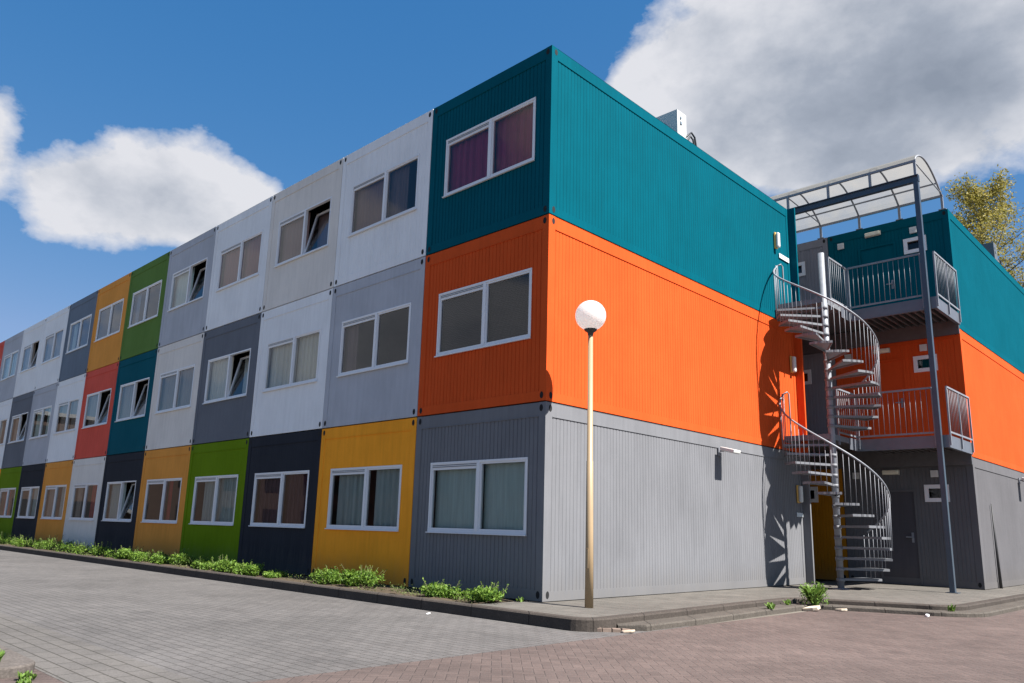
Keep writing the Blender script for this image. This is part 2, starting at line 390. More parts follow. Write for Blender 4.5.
CN = dict(charcoal='charcoal', yellow_shaded='yellow_shaded', teal='teal', orange='orange', slate='slate grey', white='white', cream='cream white', lightgrey='light grey', bluegrey='blue grey', darkgrey='dark grey',
          yellow='golden yellow', ochre='ochre', green='green', leafgreen='grass green', navy='navy black', red='brick red', mauve='mauve grey')
rows = {  # from the near corner leftwards
 3: ['teal','white','cream','white','lightgrey','leafgreen','ochre','bluegrey','white','white','lightgrey','red'],
 2: ['orange','lightgrey','white','darkgrey','cream','teal','red','white','lightgrey','darkgrey','white','lightgrey'],
 1: ['slate','yellow','navy','green','ochre','navy','cream','ochre','navy','green','yellow','darkgrey']}
spec = {
 (3,1): dict(l=('purple',0,1,.02), r=('purple',0,1,.02)),
 (3,2): dict(l=('brown',0,1,.004), r=('mauve',0,.55,.01)),
 (3,3): dict(l=('brown',0,1,.004), r=('brown',0,1,.004), tilt='r'),
 (3,4): dict(l=('brick',0,1,.004), r=('brick',0,1,.004)),
 (3,5): dict(l=('pale',0,1,.006), r=('brown',.2,1,.006), tilt='r'),
 (3,6): dict(l=('blue',0,.3), r=None, grille=False), (3,7): dict(r=('beige',.6,1), grille=False), (3,8): dict(l=('pale',0,.4), r=('pale',.5,1), grille=False),
 (3,9): dict(l=('beige',0,1), r=('beige',0,1)), (3,10): dict(l=('beige',0,1), tilt='r'), (3,11): dict(l=('pale',0,1), r=('pale',0,.5)), (3,12): dict(l=('beige',0,1)),
 (2,1): dict(l=('blind',0,1), r=('blind',0,1)),
 (2,2): dict(l=('mauve',.0,.35), r=None),
 (2,3): dict(l=('sheer',0,1,.02), r=('sheer',0,1,.02)),
 (2,4): dict(l=('sheer',0,.95,.018), r=('sheer',.1,1,.02), tilt='r', grille=False),
 (2,5): dict(l=('beige',0,1,.005), r=('beige',0,1,.005)),
 (2,6): dict(l=('beige',0,.9), r=('pale',.3,.8), tilt='r', grille=False), (2,7): dict(l=('beige',0,.6), r=('beige',0,1), tilt='r', grille=False),
 (2,8): dict(l=('beige',0,1), r=('beige',0,1)), (2,9): dict(l=('pale',0,.8), r=('pale',.2,1)), (2,10): dict(l=('beige',0,.8), tilt='r'), (2,11): dict(l=('pale',0,1), r=('dark',0,1)), (2,12): dict(l=('beige',0,1)),
 (1,1): dict(l=('pale',0,1,.003), r=('pale',0,1,.003)),
 (1,2): dict(l=('greygreen',.12,1,.02), r=('greygreen',.15,1,.018)),
 (1,3): dict(l=('maroon',0,1,.018), r=('maroon',0,1,.018)),
 (1,4): dict(l=('greygreen',.2,1,.022), r=('greygreen',0,1,.022)),
 (1,5): dict(l=None, r=('redc',.0,.25)), (1,6): dict(l=('greygreen',0,1), r=('pale',.4,1), tilt='r', grille=False), (1,7): dict(l=('beige',0,.4), r=('redc',.2,1)),
 (1,8): dict(l=('beige',0,.7), r=('greygreen',.2,1)), (1,9): dict(l=('beige',.4,1), r=('greygreen',0,1)), (1,10): dict(l=('redc',.3,.9), r=None), (1,11): dict(l=('beige',0,1)), (1,12): dict(l=('dark',0,1)),
}
ROWN = {3: 'top', 2: 'middle', 1: 'ground'}
used = set(); raw = {}
for r in (1, 2, 3):
    for k, c in enumerate(rows[r]):
        if k == 0:
            raw[(r,k)] = f"{CN[c]} container at the sunlit corner, middle row, behind the globe"
            if r == 3: raw[(r,k)] = "teal container at the sunlit corner, top row, with purple curtains"
            if r == 1: raw[(r,k)] = "slate grey container at the sunlit corner, ground row behind the globe lamp"
        else:
            left = CN[rows[r][k+1]] if k+1 < 12 else 'no'; right = CN[rows[r][k-1]]
            raw[(r,k)] = f"{CN[c]} container in the {ROWN[r]} row between {left} and {right} ones" if k < 11 else f"{CN[c]} container, leftmost of the {ROWN[r]} row in the photo"
vals = list(raw.values())
def uniq(r, k):
    l = raw[(r,k)]
    if vals.count(l) > 1:
        o = 3 if r != 3 else 2
        l += f", {'below' if r < 3 else 'above'} {CN[rows[r+1 if r<3 else 2][k]]}"
    return l

seed = 0
for r in (1, 2, 3):
    z0 = .095 if r == 1 else .0
    for k, c in enumerate(rows[r]):
        seed += 1
        t = thing('housing_container', (-(k+.5)*W, 0, (r-1)*H), uniq(r, k), 'container', 'stacked housing containers of the long block')
        side = k == 0
        hole = ((XW0, XW1, ZW0, ZW1),)
        dep = .0095 if k == 0 else .0050 if (r, k) == (3, 1) else .0018      # only the corner stack is deeply ribbed
        link('container_body', cached(('body', c, z0, side, dep), lambda: body_mesh(c, z0, W, hole, side, L, dep)), t)
        if k < 9: add_corner_holes(t, z0, W, side)
        add_window(t, spec.get((r, k+1), {}), seed)
        if side:   # narrow fin closing the far end of the long side
            hw = W/2-.007; mb = MB(); mb.box(hw-.05, hw+.17, L+.004, L+.06, z0, H-.02); mb.build('end_fin', P[c], t, .004)
        def bolts():
            mb = MB()
            for z in (.5, 1.0): pass
            return mb

# ------------------------------------------------------------------ second block (behind the stair)
Y2 = 10.868
def block_two(x1, w, r, c, lab, front):
    z0 = .095 if r == 1 else .0
    t = thing('housing_container', (x1-w/2, Y2, (r-1)*H), lab, 'container', 'stacked housing containers of the rear block')
    ox = w/2 - x1   # photo x -> unit x : u = X - (x1 - w/2)
    fl = .12 if r == 1 else .29
    if front:
        d0, d1, q0, q1 = .74, 1.62, 1.80, 2.30
        sx = -(x1-w/2)
    else:
        d0, d1, q0, q1 = -2.15, -1.27, -1.10, -.62
        sx = -(x1-w/2)
    door = (d0+sx, d1+sx, fl, fl+2.08); win = (q0+sx, q1+sx, 1.92, 2.30) if r == 1 else (q0+sx, q1+sx, 1.98, 2.36)
    link('container_body', body_mesh(c, z0, w, (door, win), front, 9.0), t)
    add_corner_holes(t, z0, w, False)
    # door with frame and handle
    mb = MB(); a, b, e, f_ = door
    mb.box(a+.05, b-.05, .012, .05, e+.01, f_-.05); dr = mb.build('door', P['door'] if c == 'charcoal' else P[c], t, .004)
    mb = MB(); mb.box(a, a+.05, -.014, .05, e, f_-.05); mb.box(b-.05, b, -.014, .05, e, f_-.05); mb.box(a, b, -.016, .05, f_-.05, f_); mb.build('door_frame', P[c], t)
    mb = MB(); mb.bar((b-.14, .0, e+1.02), (b-.14, -.045, e+1.02), .02); mb.bar((b-.14, -.045, e+1.02), (b-.27, -.045, e+1.02), .02, .025); mb.box(b-.165, b-.115, .0, .011, e+.9, e+1.12)
    mb.build('handle', GALV, dr)
    # small bathroom window
    a, b, e, f_ = win; mb = MB(); s = .085
    mb.box(a, b, -.02, .05, e, e+s); mb.box(a, b, -.02, .05, f_-s, f_); mb.box(a, a+s, -.018, .05, e+s, f_-s); mb.box(b-s, b, -.018, .05, e+s, f_-s)
    wi = mb.build('window', FRAME, t)
    mb = MB(); mb.face([(a+s,.02,e+s),(b-s,.02,e+s),(b-s,.02,f_-s),(a+s,.02,f_-s)]); mb.build('pane', GLASS, wi)
    # extract vent covers
    vx = [2.04, .33] if front else [-.89]
    for v in vx:
        mb = MB(); vz = 2.54; mb.box(v+sx-.075, v+sx+.075, -.045, -.001, vz-.075, vz+.075)
        for q in range(3): mb.box(v+sx-.055, v+sx+.055, -.052, -.0455, vz-.05+q*.035, vz-.03+q*.035)
        mb.build('vent_cover', WHITEP, t)
    return t
cols2 = {1: ('charcoal', 'yellow_shaded'), 2: ('orange', 'mauve'), 3: ('teal', 'mauve')}
for r in (1, 2, 3):
    a, b = cols2[r]
    nm = {1: 'charcoal grey', 2: 'orange', 3: 'teal'}[r]
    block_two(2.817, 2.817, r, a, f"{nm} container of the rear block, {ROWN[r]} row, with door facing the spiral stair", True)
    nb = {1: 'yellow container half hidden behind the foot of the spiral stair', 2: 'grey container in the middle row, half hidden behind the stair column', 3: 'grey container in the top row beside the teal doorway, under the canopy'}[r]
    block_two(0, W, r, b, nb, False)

# ------------------------------------------------------------------ light fittings and plates on the walls
def bulkhead(x, z, label):
    t = thing('wall_light', (x, Y2-.003, z), label, 'wall light', 'lights over the rear doors')
    mb = MB(); mb.box(-.19, .19, -.03, 0, -.06, .06); mb.build('backplate', simple('light_backplate', (.45,.43,.38), .5), t, .01)
    mb = MB(); mb.box(-.18, .18, -.085, -.03, -.05, .05); mb.build('diffuser', simple('light_diffuser', (.72,.68,.55), .3), t, .025)
bulkhead(1.12, 2.60, 'cream oblong light above the ground floor door behind the stair')
bulkhead(1.12, 5.49, 'cream oblong light above the orange middle door')
bulkhead(1.12, 8.47, 'cream oblong light above the teal top floor door')
YEL = simple('yellow_lamp_side', (.75,.45,.12), .4)
def side_lamp(y, z, label):
    t = thing('wall_light', (.0, y, z), label, 'wall light', 'upright lights on the long wall by the stair')
    mb = MB(); mb.box(0, .035, -.06, .06, -.19, .19); mb.build('backplate', YEL, t, .008)
    mb = MB(); mb.box(.035, .11, -.055, .055, -.18, .18); mb.build('diffuser', WHITEP, t, .03)
side_lamp(7.78, 7.66, 'upright white light high on the teal side wall')
side_lamp(8.30, 4.86, 'upright white light on the orange side wall beside the stair')
side_lamp(8.30, 1.98, 'upright white light on the grey side wall in the stair shadow')
def plate(y0, y1, z, h, label, marks):
    t = thing('name_plate', (.0, (y0+y1)/2, z), label, 'sign', 'plates on the long side wall')
    mb = MB(); hw = (y1-y0)/2; mb.box(0, .012, -hw, hw, -h/2, h/2); mb.build('plate', simple('plate_white', (.62,.66,.68), .4, 0, .05), t, .002)
plate(7.95, 8.45, 7.36, .11, 'long narrow white plate on the teal side wall', 5)
plate(8.20, 8.50, 1.54, .09, 'small grey plate on the ground floor side wall by the stair', 4)

def flood(x, y, z, label):
    t = thing('floodlight', (x, y, z), label, 'floodlight', 'floodlights on the grey side walls')
    mb = MB(); mb.box(0, .02, -.05, .05, -.10, .05); mb.bar((.02,0,-.01), (.10,0,-.01), .03); mb.build('bracket', GALV, t)
    mb = MB(); M = Matrix.Translation((.22, 0, .0)) @ Matrix.Rotation(R(14), 4, 'Y')
    mb.box(-.14, .16, -.13, .13, -.035, .03, M); mb.build('housing', simple('flood_grey', (.55,.55,.53), .45), t, .012)
    mb = MB(); mb.box(-.11, .14, -.11, .11, -.045, -.036, M); mb.build('lens', WHITEP, t)
flood(0, 4.95, 2.62, 'pale floodlight on the grey side wall right of the globe lamp')
flood(2.817-.007, 15.15, 2.66, 'pale floodlight on the grey wall at the right edge')

# ------------------------------------------------------------------ canopy over the gallery
YP = 9.02; XP = 2.69; YB = 10.95
cn = thing('canopy', (XP, YP, .085), 'curved translucent canopy on a tall blue grey steel post over the galleries', 'canopy')
off = Vector((XP, YP, .085))
def loc(p): return Vector(p)-off
mb = MB(); mb.box(-.05, .05, -.05, .05, .012, 8.70); mb.build('post', STEEL, cn, .004)
mb = MB(); mb.box(-.11, .11, -.11, .11, 0, .012); mb.build('base_plate', STEEL, cn)
mb = MB(); a = loc((-2.2, YP, 8.80)); b = loc((XP+.06, YP, 8.80))
mb.box(a.x, b.x, -.055, .055, a.z+.065, a.z+.08); mb.box(a.x, b.x, -.055, .055, a.z-.08, a.z-.065); mb.box(a.x, b.x, -.012, .012, a.z-.065, a.z+.065)
mb.box(b.x-.012, b.x, -.0545, .0545, a.z-.0645, a.z+.0645)
mb.build('beam', STEEL, cn)
CW = YB-YP
def arc(y):      # vault height above the purlins
    s = (y-YP)/CW; return 9.22 + (9.06-9.22)*s + .40*math.sin(math.pi*min(1,s**.85))**.8
ARX = [-2.13, -1.16, -.19, .79, 1.74, XP]
for x in (ARX):
    mb = MB(); pts = [loc((x, YP+CW*i/16, arc(YP+CW*i/16))) for i in range(17)]
    mb.tube(pts, .022, 6); mb.build('arch', GALV, cn)
    mb = MB(); mb.bar(loc((x, YP, 8.88)), loc((x, YP, 9.20)), .05); mb.build('stub_post', GALV, cn)
    mb = MB(); mb.bar(loc((x, YB, 8.71)), loc((x, YB, 9.05)), .05); mb.box(*(loc((x-.08,YB-.06,0)).x, loc((x+.08,0,0)).x, loc((0,YB-.06,0)).y, loc((0,YB+.06,0)).y, loc((0,0,8.70)).z, loc((0,0,8.72)).z))
    mb.build('roof_foot', GALV, cn)
for y, z in ((YP, 9.22), (YB, 9.06)):
    mb = MB(); mb.bar(loc((-2.2, y, z)), loc((XP+.03, y, z)), .045, .05); mb.build('purlin', GALV, cn)
for s in (.83,):
    y = YP+CW*s; mb = MB(); mb.bar(loc((-2.2, y, arc(y)-.03)), loc((XP, y, arc(y)-.03)), .03); mb.build('purlin', GALV, cn)
for x in (XP, -.19):
    mb = MB(); mb.tube([loc((x, YP, 9.20)), loc((x, YP+CW*.95, arc(YP+CW*.95)-.02))], .014, 6); mb.build('tie_rod', GALV, cn)
t = NT('polycarbonate'); t.n.remove(t.b)
tr = t.n.new('ShaderNodeBsdfTransparent'); tr.inputs[0].default_value = (.92,.92,.90,1)
tl = t.n.new('ShaderNodeBsdfTranslucent'); tl.inputs[0].default_value = (.33,.32,.30,1)
df = t.n.new('ShaderNodeBsdfDiffuse'); df.inputs[0].default_value = (.33,.325,.31,1)
m1 = t.n.new('ShaderNodeMixShader'); m1.inputs[0].default_value = .45; t.l.new(tl.outputs[0], m1.inputs[1]); t.l.new(df.outputs[0], m1.inputs[2])
m2 = t.n.new('ShaderNodeMixShader'); t.l.new(t.ramp(t.noise(t.pos((1,1,1)), 2.5, 4), [(.35,(.74,.74,.74)),(.7,(.92,.92,.92))]), m2.inputs[0]); t.l.new(tr.outputs[0], m2.inputs[1]); t.l.new(m1.outputs[0], m2.inputs[2])
t.l.new(m2.outputs[0], t.out.inputs[0]); POLY = t.mat
for i in range(len(ARX)-1):
    mb = MB()
    for k in range(20):
        ya, yb = YP+CW*k/20, YP+CW*(k+1)/20
        q = [(ARX[i]+.002, ya, arc(ya)+.03), (ARX[i+1]-.002, ya, arc(ya)+.03), (ARX[i+1]-.002, yb, arc(yb)+.03), (ARX[i]+.002, yb, arc(yb)+.03)]
        mb.face([loc(p) for p in q], True)
    mb.build('roof_sheet', POLY, cn)

# ------------------------------------------------------------------ galleries between the blocks
CX, CY = 1.03, 7.75
def baluster(parent, a, b, r=.005): 
    mb = MB(); mb.tube([a, b], r, 5); return mb.build('baluster', GALV, parent)
def gallery(zf, label):
    X1 = 2.85; Y0 = 9.10; Y1 = Y2-.03; XI = CX+.02
    g = thing('gallery_walkway', (X1, Y0, zf-.24), label, 'walkway', 'steel walkways between the blocks')
    def lo(x, y, z): return (x-X1, y-Y0, z-(zf-.24))
    def bx(mb, x0, x1, y0, y1, z0, z1):
        a = lo(x0, y0, z0); b = lo(x1, y1, z1); mb.box(a[0], b[0], a[1], b[1], a[2], b[2])
    mb = MB(); bx(mb, XI, X1-.012, Y0+.012, Y1, zf-.03, zf); bx(mb, -6, XI-.001, L+.1, Y1, zf-.03, zf); mb.build('deck', DECK, g)
    mb = MB(); bx(mb, XI, X1, Y0, Y0+.01, zf-.24, zf+.01); bx(mb, X1-.01, X1, Y0+.011, Y1, zf-.24, zf+.01); bx(mb, XI, XI+.01, L+.1, Y0-.001, zf-.24, zf+.01)
    bx(mb, XI, X1-.011, Y0+.011, Y0+.07, zf-.24, zf-.23); bx(mb, X1-.07, X1-.011, Y0+.071, Y1, zf-.24, zf-.23)
    mb.build('edge_beam', simple('edge_beam_steel', (.13,.14,.165), .5, .3, .15), g)
    mb = MB(); bx(mb, -6, X1-.02, Y1-.10, Y1-.04, zf-.46, zf-.05); mb.build('wall_beam', DECK, g)
    n = 0; y = Y0+.1; mb = MB(); k = 0       # trough sheet under the deck, ribs running across
    x = XI+.02
    while x < X1-.16:
        bx(mb, x, x+.05, Y0+.08, Y1-.12, zf-.16, zf-.031); x += .15
    mb.build('joist_sheet', DECK, g)
    def rail(a, b, name='railing', mid=0):
        a = Vector(a); b = Vector(b); d = b-a; Ln = d.length
        mb = MB(); A = Vector(lo(*a)); B = Vector(lo(*b)); up = Vector((0,0,1))
        mb.bar(A+up*1.0, B+up*1.0, .035, .035); mb.bar(A+up*.07, B+up*.07, .02, .035)
        for q in ([0, 1] + ([.5] if mid else [])):
            p = A+(B-A)*q; mb.bar(p-up*.20, p+up*.985, .030, .035)
        rl = mb.build(name, GALV, g)
        n = int(Ln/.105)
        for i in range(1, n):
            p = A+(B-A)*i/n; baluster(rl, p+up*.075, p+up*.985)
    rail((XI, L-.45, zf), (XI, Y0-.02, zf)); rail((XI+.04, Y0-.02, zf), (XP-.08, Y0-.02, zf)); rail((X1+.02, Y0+.03, zf), (X1+.02, Y1-.06, zf), mid=1)
    return g
gallery(3.17, 'lower steel walkway with railing in front of the orange doors')
gallery(6.10, 'upper steel walkway with railing in front of the teal door')

# ------------------------------------------------------------------ spiral stair
st = thing('spiral_staircase', (CX, CY, .085), 'galvanised spiral staircase with thin balusters beside the long side wall', 'staircase')
mb = MB(); mb.tube([(0,0,0), (0,0,7.02)], .064, 20); mb.build('central_column', GALV, st)
mb = MB(); mb.lathe([(0,.012),(.16,.012),(.16,0),(0,0)], 20); mb.build('base_plate', GALV, st)
RAD = .985; STEP = 18.2
GRATE = simple('tread_grating', (.16,.165,.18), .65, .15, .3, 30)
def pol(a, r, z): return (r*math.cos(R(a)), r*math.sin(R(a)), z)
def tread(zt, a0, a1, name='tread'):
    mb = MB(); zt -= .085; n = 4 if a1-a0 < 40 else 10
    outer = [pol(a0+(a1-a0)*i/n, RAD-.03, 0)[:2] for i in range(n+1)]; inner = [pol(a1-1, .07, 0)[:2], pol(a0+1, .07, 0)[:2]]
    mb.prism(outer+inner, zt-.012, zt)
    # down-turned nosing, back edge and outer rim
    for aa, hh in ((a0, .045), (a1, .045)): mb.bar(pol(aa, .07, zt-.024), pol(aa, RAD-.03, zt-.024), .012, hh)
    for i in range(n): mb.bar((*outer[i], zt-.024), (*outer[i+1], zt-.024), .008, .045)
    mb.lathe([(.0705, zt-.07), (.076, zt-.07), (.076, zt), (.0705, zt)], 14)
    return mb.build(name, GRATE, st)
def flight(z0, z1, n):
    rise = (z1-z0)/(n+1); rim = []
    for k in range(1, n+1):
        hi = 84-STEP*(k-1); tread(z0+rise*k, hi-STEP-8, hi)
    # handrail
    def zz(a): return z0 + rise*((84-a)/STEP + .5)
    a_end = 84-STEP*n
    pts = []; a = 76.0
    while a > a_end-6: pts.append(pol(a, RAD, zz(a)+.93-.085)); a -= 4
    pe = pol(a_end-8, RAD, z1+.93-.085); pts.append(pe)
    mb = MB(); mb.tube(pts, .019, 8)
    # hoop at the top by the wall and end posts
    e = pol(178, RAD, 0); hp = [pe, pol(a_end-8, RAD, z1+.97-.085)]
    mb.tube([pe, (pe[0]+.05, pe[1]+.08, pe[2]+.05), (pe[0]+.05, pe[1]+.16, pe[2]+.02), (pe[0]+.05, pe[1]+.18, z1-.1-.085)], .017, 6)
    hr = mb.build('handrail', GALV, st)
    k = 0
    for k in range(1, n+1):
        hi = 84-STEP*(k-1); zt = z0+rise*k-.085
        for q in (.17, .5, .83):
            a = hi-STEP*q
            if a < a_end-5: continue
            baluster(hr, pol(a, RAD-.012, zt-.05), pol(a, RAD-.002, min(zz(a)+.92, z1+2)-.085))
    for a in (a_end-3, a_end-8): baluster(hr, pol(a, RAD-.01, z1-.1-.085), pol(a, RAD-.002, z1+.92-.085), .010)
    # landing: quarter between the last tread and the gallery
    mb = MB(); zt = z1-.085; m = 8
    outer = [pol(a_end+360-2-(a_end+360-2-90)*i/m, RAD-.03, 0)[:2] for i in range(m+1)]
    poly = [(0,0)]+[(-CX+.04, -.03), (-CX+.04, L+.1-CY), (0, L+.1-CY)]
    pa = pol(a_end-2, RAD-.03, 0)[:2]
    poly = [(0.0,-.07), pa, (-CX+.03, 0.0), (-CX+.03, L+.1-CY), (.02, L+.1-CY), (.02, .0)]
    poly = poly[::-1]
    mb.prism(poly, zt-.012, zt)
    for i in range(len(poly)):
        p, q = poly[i], poly[(i+1) % len(poly)]; mb.bar((*p, zt-.06), (*q, zt-.06), .010, .11)
    mb.build('landing', GRATE, st)
flight(.085, 3.17, 14)
flight(3.17, 6.10, 14)

# ------------------------------------------------------------------ globe lamp
lp = thing('street_lamp', (.79, .02, .085), 'white globe lamp on a yellow tapered pole at the building corner', 'street lamp')
CREAM = simple('lamp_pole_paint', (.33,.235,.135), .5, 0, .10, 5)
mb = MB(); mb.tube([(0,0,0),(0,0,.9),(0,0,1.9),(0,0,1.905),(0,0,3.70)], .057, 18, .034); mb.build('pole', CREAM, lp)
mb = MB(); mb.box(-.022,.022,-.0560,-.050,.50,.75); mb.build('service_hatch', CREAM, lp)
mb = MB(); mb.lathe([(.037,3.66),(.045,3.70),(.085,3.725),(.092,3.745),(.08,3.755),(0,3.755)], 24); mb.build('lamp_holder', simple('lamp_holder', (.05,.045,.04), .6), lp)
mb = MB(); prof = [(.217*math.sin(math.pi*i/20), 3.945-.217*math.cos(math.pi*i/20)) for i in range(1, 21)]; mb.lathe([(.0,3.735)]+prof[1:], 36)
g = NT('opal_globe'); g.base((.80,.79,.77), .4, 0, .3)
gt = g.n.new('ShaderNodeBsdfTranslucent'); gt.inputs[0].default_value = (.95,.94,.92,1); gm = g.n.new('ShaderNodeMixShader')
g.set(gm.inputs[0], g.m('ADD', .50, g.m('MULTIPLY', g.noise(g.pos(), 9, 4), .1))); g.l.new(g.b.outputs[0], gm.inputs[1]); g.l.new(gt.outputs[0], gm.inputs[2]); g.l.new(gm.outputs[0], g.out.inputs[0])
mb.build('globe', g.mat, lp)

# ------------------------------------------------------------------ rooftop units
def ac(x, y, z, label, s=1, casing=None):
    casing = casing or simple('aged_white_casing', (.46,.46,.45), .5)
    t = thing('rooftop_air_unit', (x, y, z), label, 'air conditioner', 'air units on the roofs')
    mb = MB(); mb.box(-.80*s, 0, 0, .32*s, .12, .82*s); mb.build('casing', casing, t)
    mb = MB(); n = 20
    for rr in (.25, .15): mb.tube([(-.47*s+rr*s*math.cos(2*math.pi*i/n), -.012, .44*s+rr*s*math.sin(2*math.pi*i/n)) for i in range(n+1)], .012, 5)
    mb.build('fan_grille', simple('grille_grey', (.25,.26,.27), .5), t)
    mb = MB(); mb.face([(-.47*s+.25*s*math.cos(2*math.pi*i/n), -.003, .44*s+.25*s*math.sin(2*math.pi*i/n)) for i in range(n)]); mb.build('fan_opening', BLACK, t)
    for xx in (-.70*s, -.12*s):
        mb = MB(); mb.box(xx-.03, xx+.03, -.06, .38*s, 0, .12); mb.build('foot', BLACK, t)
    mb = MB()
    for q in range(2): mb.tube([(-.02, .30, .30+q*.06), (.0, .40, .36+q*.10), (.0, .50+q*.04, .48+q*.10), (.0, .60+q*.07, .44+q*.08), (.0, .66+q*.08, .26), (-.02, .64+q*.06, .10), (-.05, .60, .02)], .020, 6)
    mb.build('hose', BLACK, t)
    mb = MB(); mb.box(.003, .02, .10, .16, .55*s, .60*s); mb.box(.003, .02, .10, .14, .66*s, .70*s); mb.box(-.72*s,-.50*s,-.006,-.001,.70*s,.73*s); mb.build('badge', simple('badge_grey', (.2,.25,.3), .5), t)
ac(-.35, 4.28, 8.68, 'white air conditioning unit with hoses on the roof edge of the teal container', 1.08)
ac(2.55, 16.6, 8.68, 'dark grey air unit on the rear roof before the tree', 1.15, simple('dark_casing', (.10,.11,.12), .5))

# ------------------------------------------------------------------ thin dark tapering tube against the grey wall
mb = MB(); mb.tube([(.0, 0, 0), (.0, 0, 1.84)], .035, 8, .012)
o = mb.build('tapered_tube', simple('dark_streak', (.03,.03,.032), .6)); o.name = 'thin_dark_streak'; o.location = (2.855, 12.02, .085); o.rotation_euler = (R(1.0), R(-.5), 0)
tag(o, 'thin dark tapering streak against the grey wall at the far right', 'pole')

# ------------------------------------------------------------------ ground
ZS = -.05; ZP = .085
def sheet(name, x0, x1, y0, y1, z, mat, nx=1, ny=1, **k):
    mb = MB(); mb.face([(x0,y0,z),(x1,y0,z),(x1,y1,z),(x0,y1,z)]); o = mb.build(name, mat); o['kind'] = 'structure'; return o
sheet('ground', -400, 400, -400, 400, ZS-.012, EARTH)
sheet('parking_pavement', -90, 2.0, -5.62, 0.5, ZS-.004, GREYPAVE)
sheet('road', 2.0, 60, -60, 60, ZS-.004, PINKPAVE)
sheet('road', -2.5, 1.999, -60, -6.33, ZS-.004, PINKPAVE)
GUT = brick_mat('gutter_stones', (.18,.165,.152), (.160,.147,.137), (.085,.078,.066), .32, .14, 0, .014)
sheet('gutter_strip', -90, 1.999, -6.329, -5.621, ZS-.003, GUT)

# kerb outline (outer edge)
def arcp(cx, cy, r, a0, a1, n):
    return [(cx+r*math.cos(R(a0+(a1-a0)*i/n)), cy+r*math.sin(R(a0+(a1-a0)*i/n))) for i in range(n+1)]
path = [(-60, -1.14), (-30,-1.14), (-12,-1.14), (-5, -1.15)] + arcp(1.38, -.83, .32, -90, 0, 8) + [(1.66, .8), (1.58, 2.7), (1.57, 4.0)] + arcp(2.05, 4.25, .48, 180, 115, 6)[1:] + [(2.6, 5.05), (3.15, 5.28)] + arcp(3.1, 5.9, .62, -65, 0, 7) + [(3.73, 8), (3.73, 14), (3.73, 60)]
def offset(pts, d):
    out = []
    for i, p in enumerate(pts):
        a = Vector(pts[max(i-1,0)]); b = Vector(pts[min(i+1,len(pts)-1)]); t = (b-a).normalized(); out.append((p[0]-t.y*d, p[1]+t.x*d))
    return out
def band(name, p_out, p_in, z0, z1, mat, jo=0):
    mb = MB()
    for i in range(len(p_out)-1):
        a, b, c, d = p_out[i], p_out[i+1], p_in[i+1], p_in[i]
        ch = .018
        # chamfered kerb profile
        A = Vector(a); B = Vector(b); C = Vector(c); D = Vector(d)
        a2 = A+(D-A).normalized()*ch; b2 = B+(C-B).normalized()*ch
        mb.face([(*a,z0),(*b,z0),(*b,z1-ch),(*a,z1-ch)]); mb.face([(*a,z1-ch),(*b,z1-ch),(*b2,z1),(*a2,z1)]); mb.face([(*a2,z1),(*b2,z1),(*c,z1),(*d,z1)])
    o = mb.build(name, mat); o['kind'] = 'structure'; return o
def densify(pts, st):
    out = []
    for i in range(len(pts)-1):
        a = Vector(pts[i]); b = Vector(pts[i+1]); n = max(1, int((b-a).length/st)) if abs(a.x) < 13 and abs(b.x) < 13 else 1
        out += [tuple(a+(b-a)*k/n) for k in range(n)]
    return out+[pts[-1]]
pin = offset(path, .15)
# concrete kerb material with a joint every metre along it
def kerbmat(name, c, axis):
    t = NT(name); g = t.n.new('ShaderNodeNewGeometry'); sp = t.n.new('ShaderNodeSeparateXYZ'); t.l.new(g.outputs['Position'], sp.inputs[0])
    s = t.m('ADD', sp.outputs[0], sp.outputs[1]); f = t.m('FRACT', t.m('ADD', s, 100.35)); d = t.m('MINIMUM', f, t.m('SUBTRACT', 1, f))
    j = t.ramp(d, [(.006, (0,0,0)), (.012, (1,1,1))])
    n1 = t.noise(t.pos(), 2.5, 6, .7); n2 = t.noise(t.pos(), 40, 4, .7); n3 = t.noise(t.pos(), 9, 5, .7)
    col = t.mix(n1, mul(c,.6), mul(c,1.35)); col = t.mix(1.0, col, t.ramp(n2, [(.3,(.72,.72,.72)),(.7,(1.2,1.2,1.2))]), 'MULTIPLY')
    col = t.mix(t.ramp(n3, [(.6,(0,0,0)),(.72,(.55,.55,.55))]), col, mul(c, 1.9)); col = t.mix(j, mul(c,.5), col)
    t.bump(t.m('ADD', t.m('MULTIPLY', n2, .5), t.m('ADD', n3, j)), .8, .008)
    return t.base(col, .88, 0, .2)
band('kerb', path, pin, ZS-.1, ZP+.003, kerbmat('kerb_stone', (.060,.050,.043), 0))
# lower step in front of the kerb on the road side
i0 = next(i for i, p in enumerate(path) if p[1] > -.62 and p[0] > 1)
low_in = [(1.66, -.55)] + path[i0:]
low_out = offset(low_in, -.30)
low_out[0] = (1.97, -.40)
zl = ZS+.065
mb = MB()
o = band('lower_kerb', [(1.72,-.62)]+low_out, [(1.67,-.60)]+[ (p[0]-.01,p[1]) for p in low_in], ZS-.1, zl, kerbmat('lower_kerb_stone', (.085,.074,.063), 0))
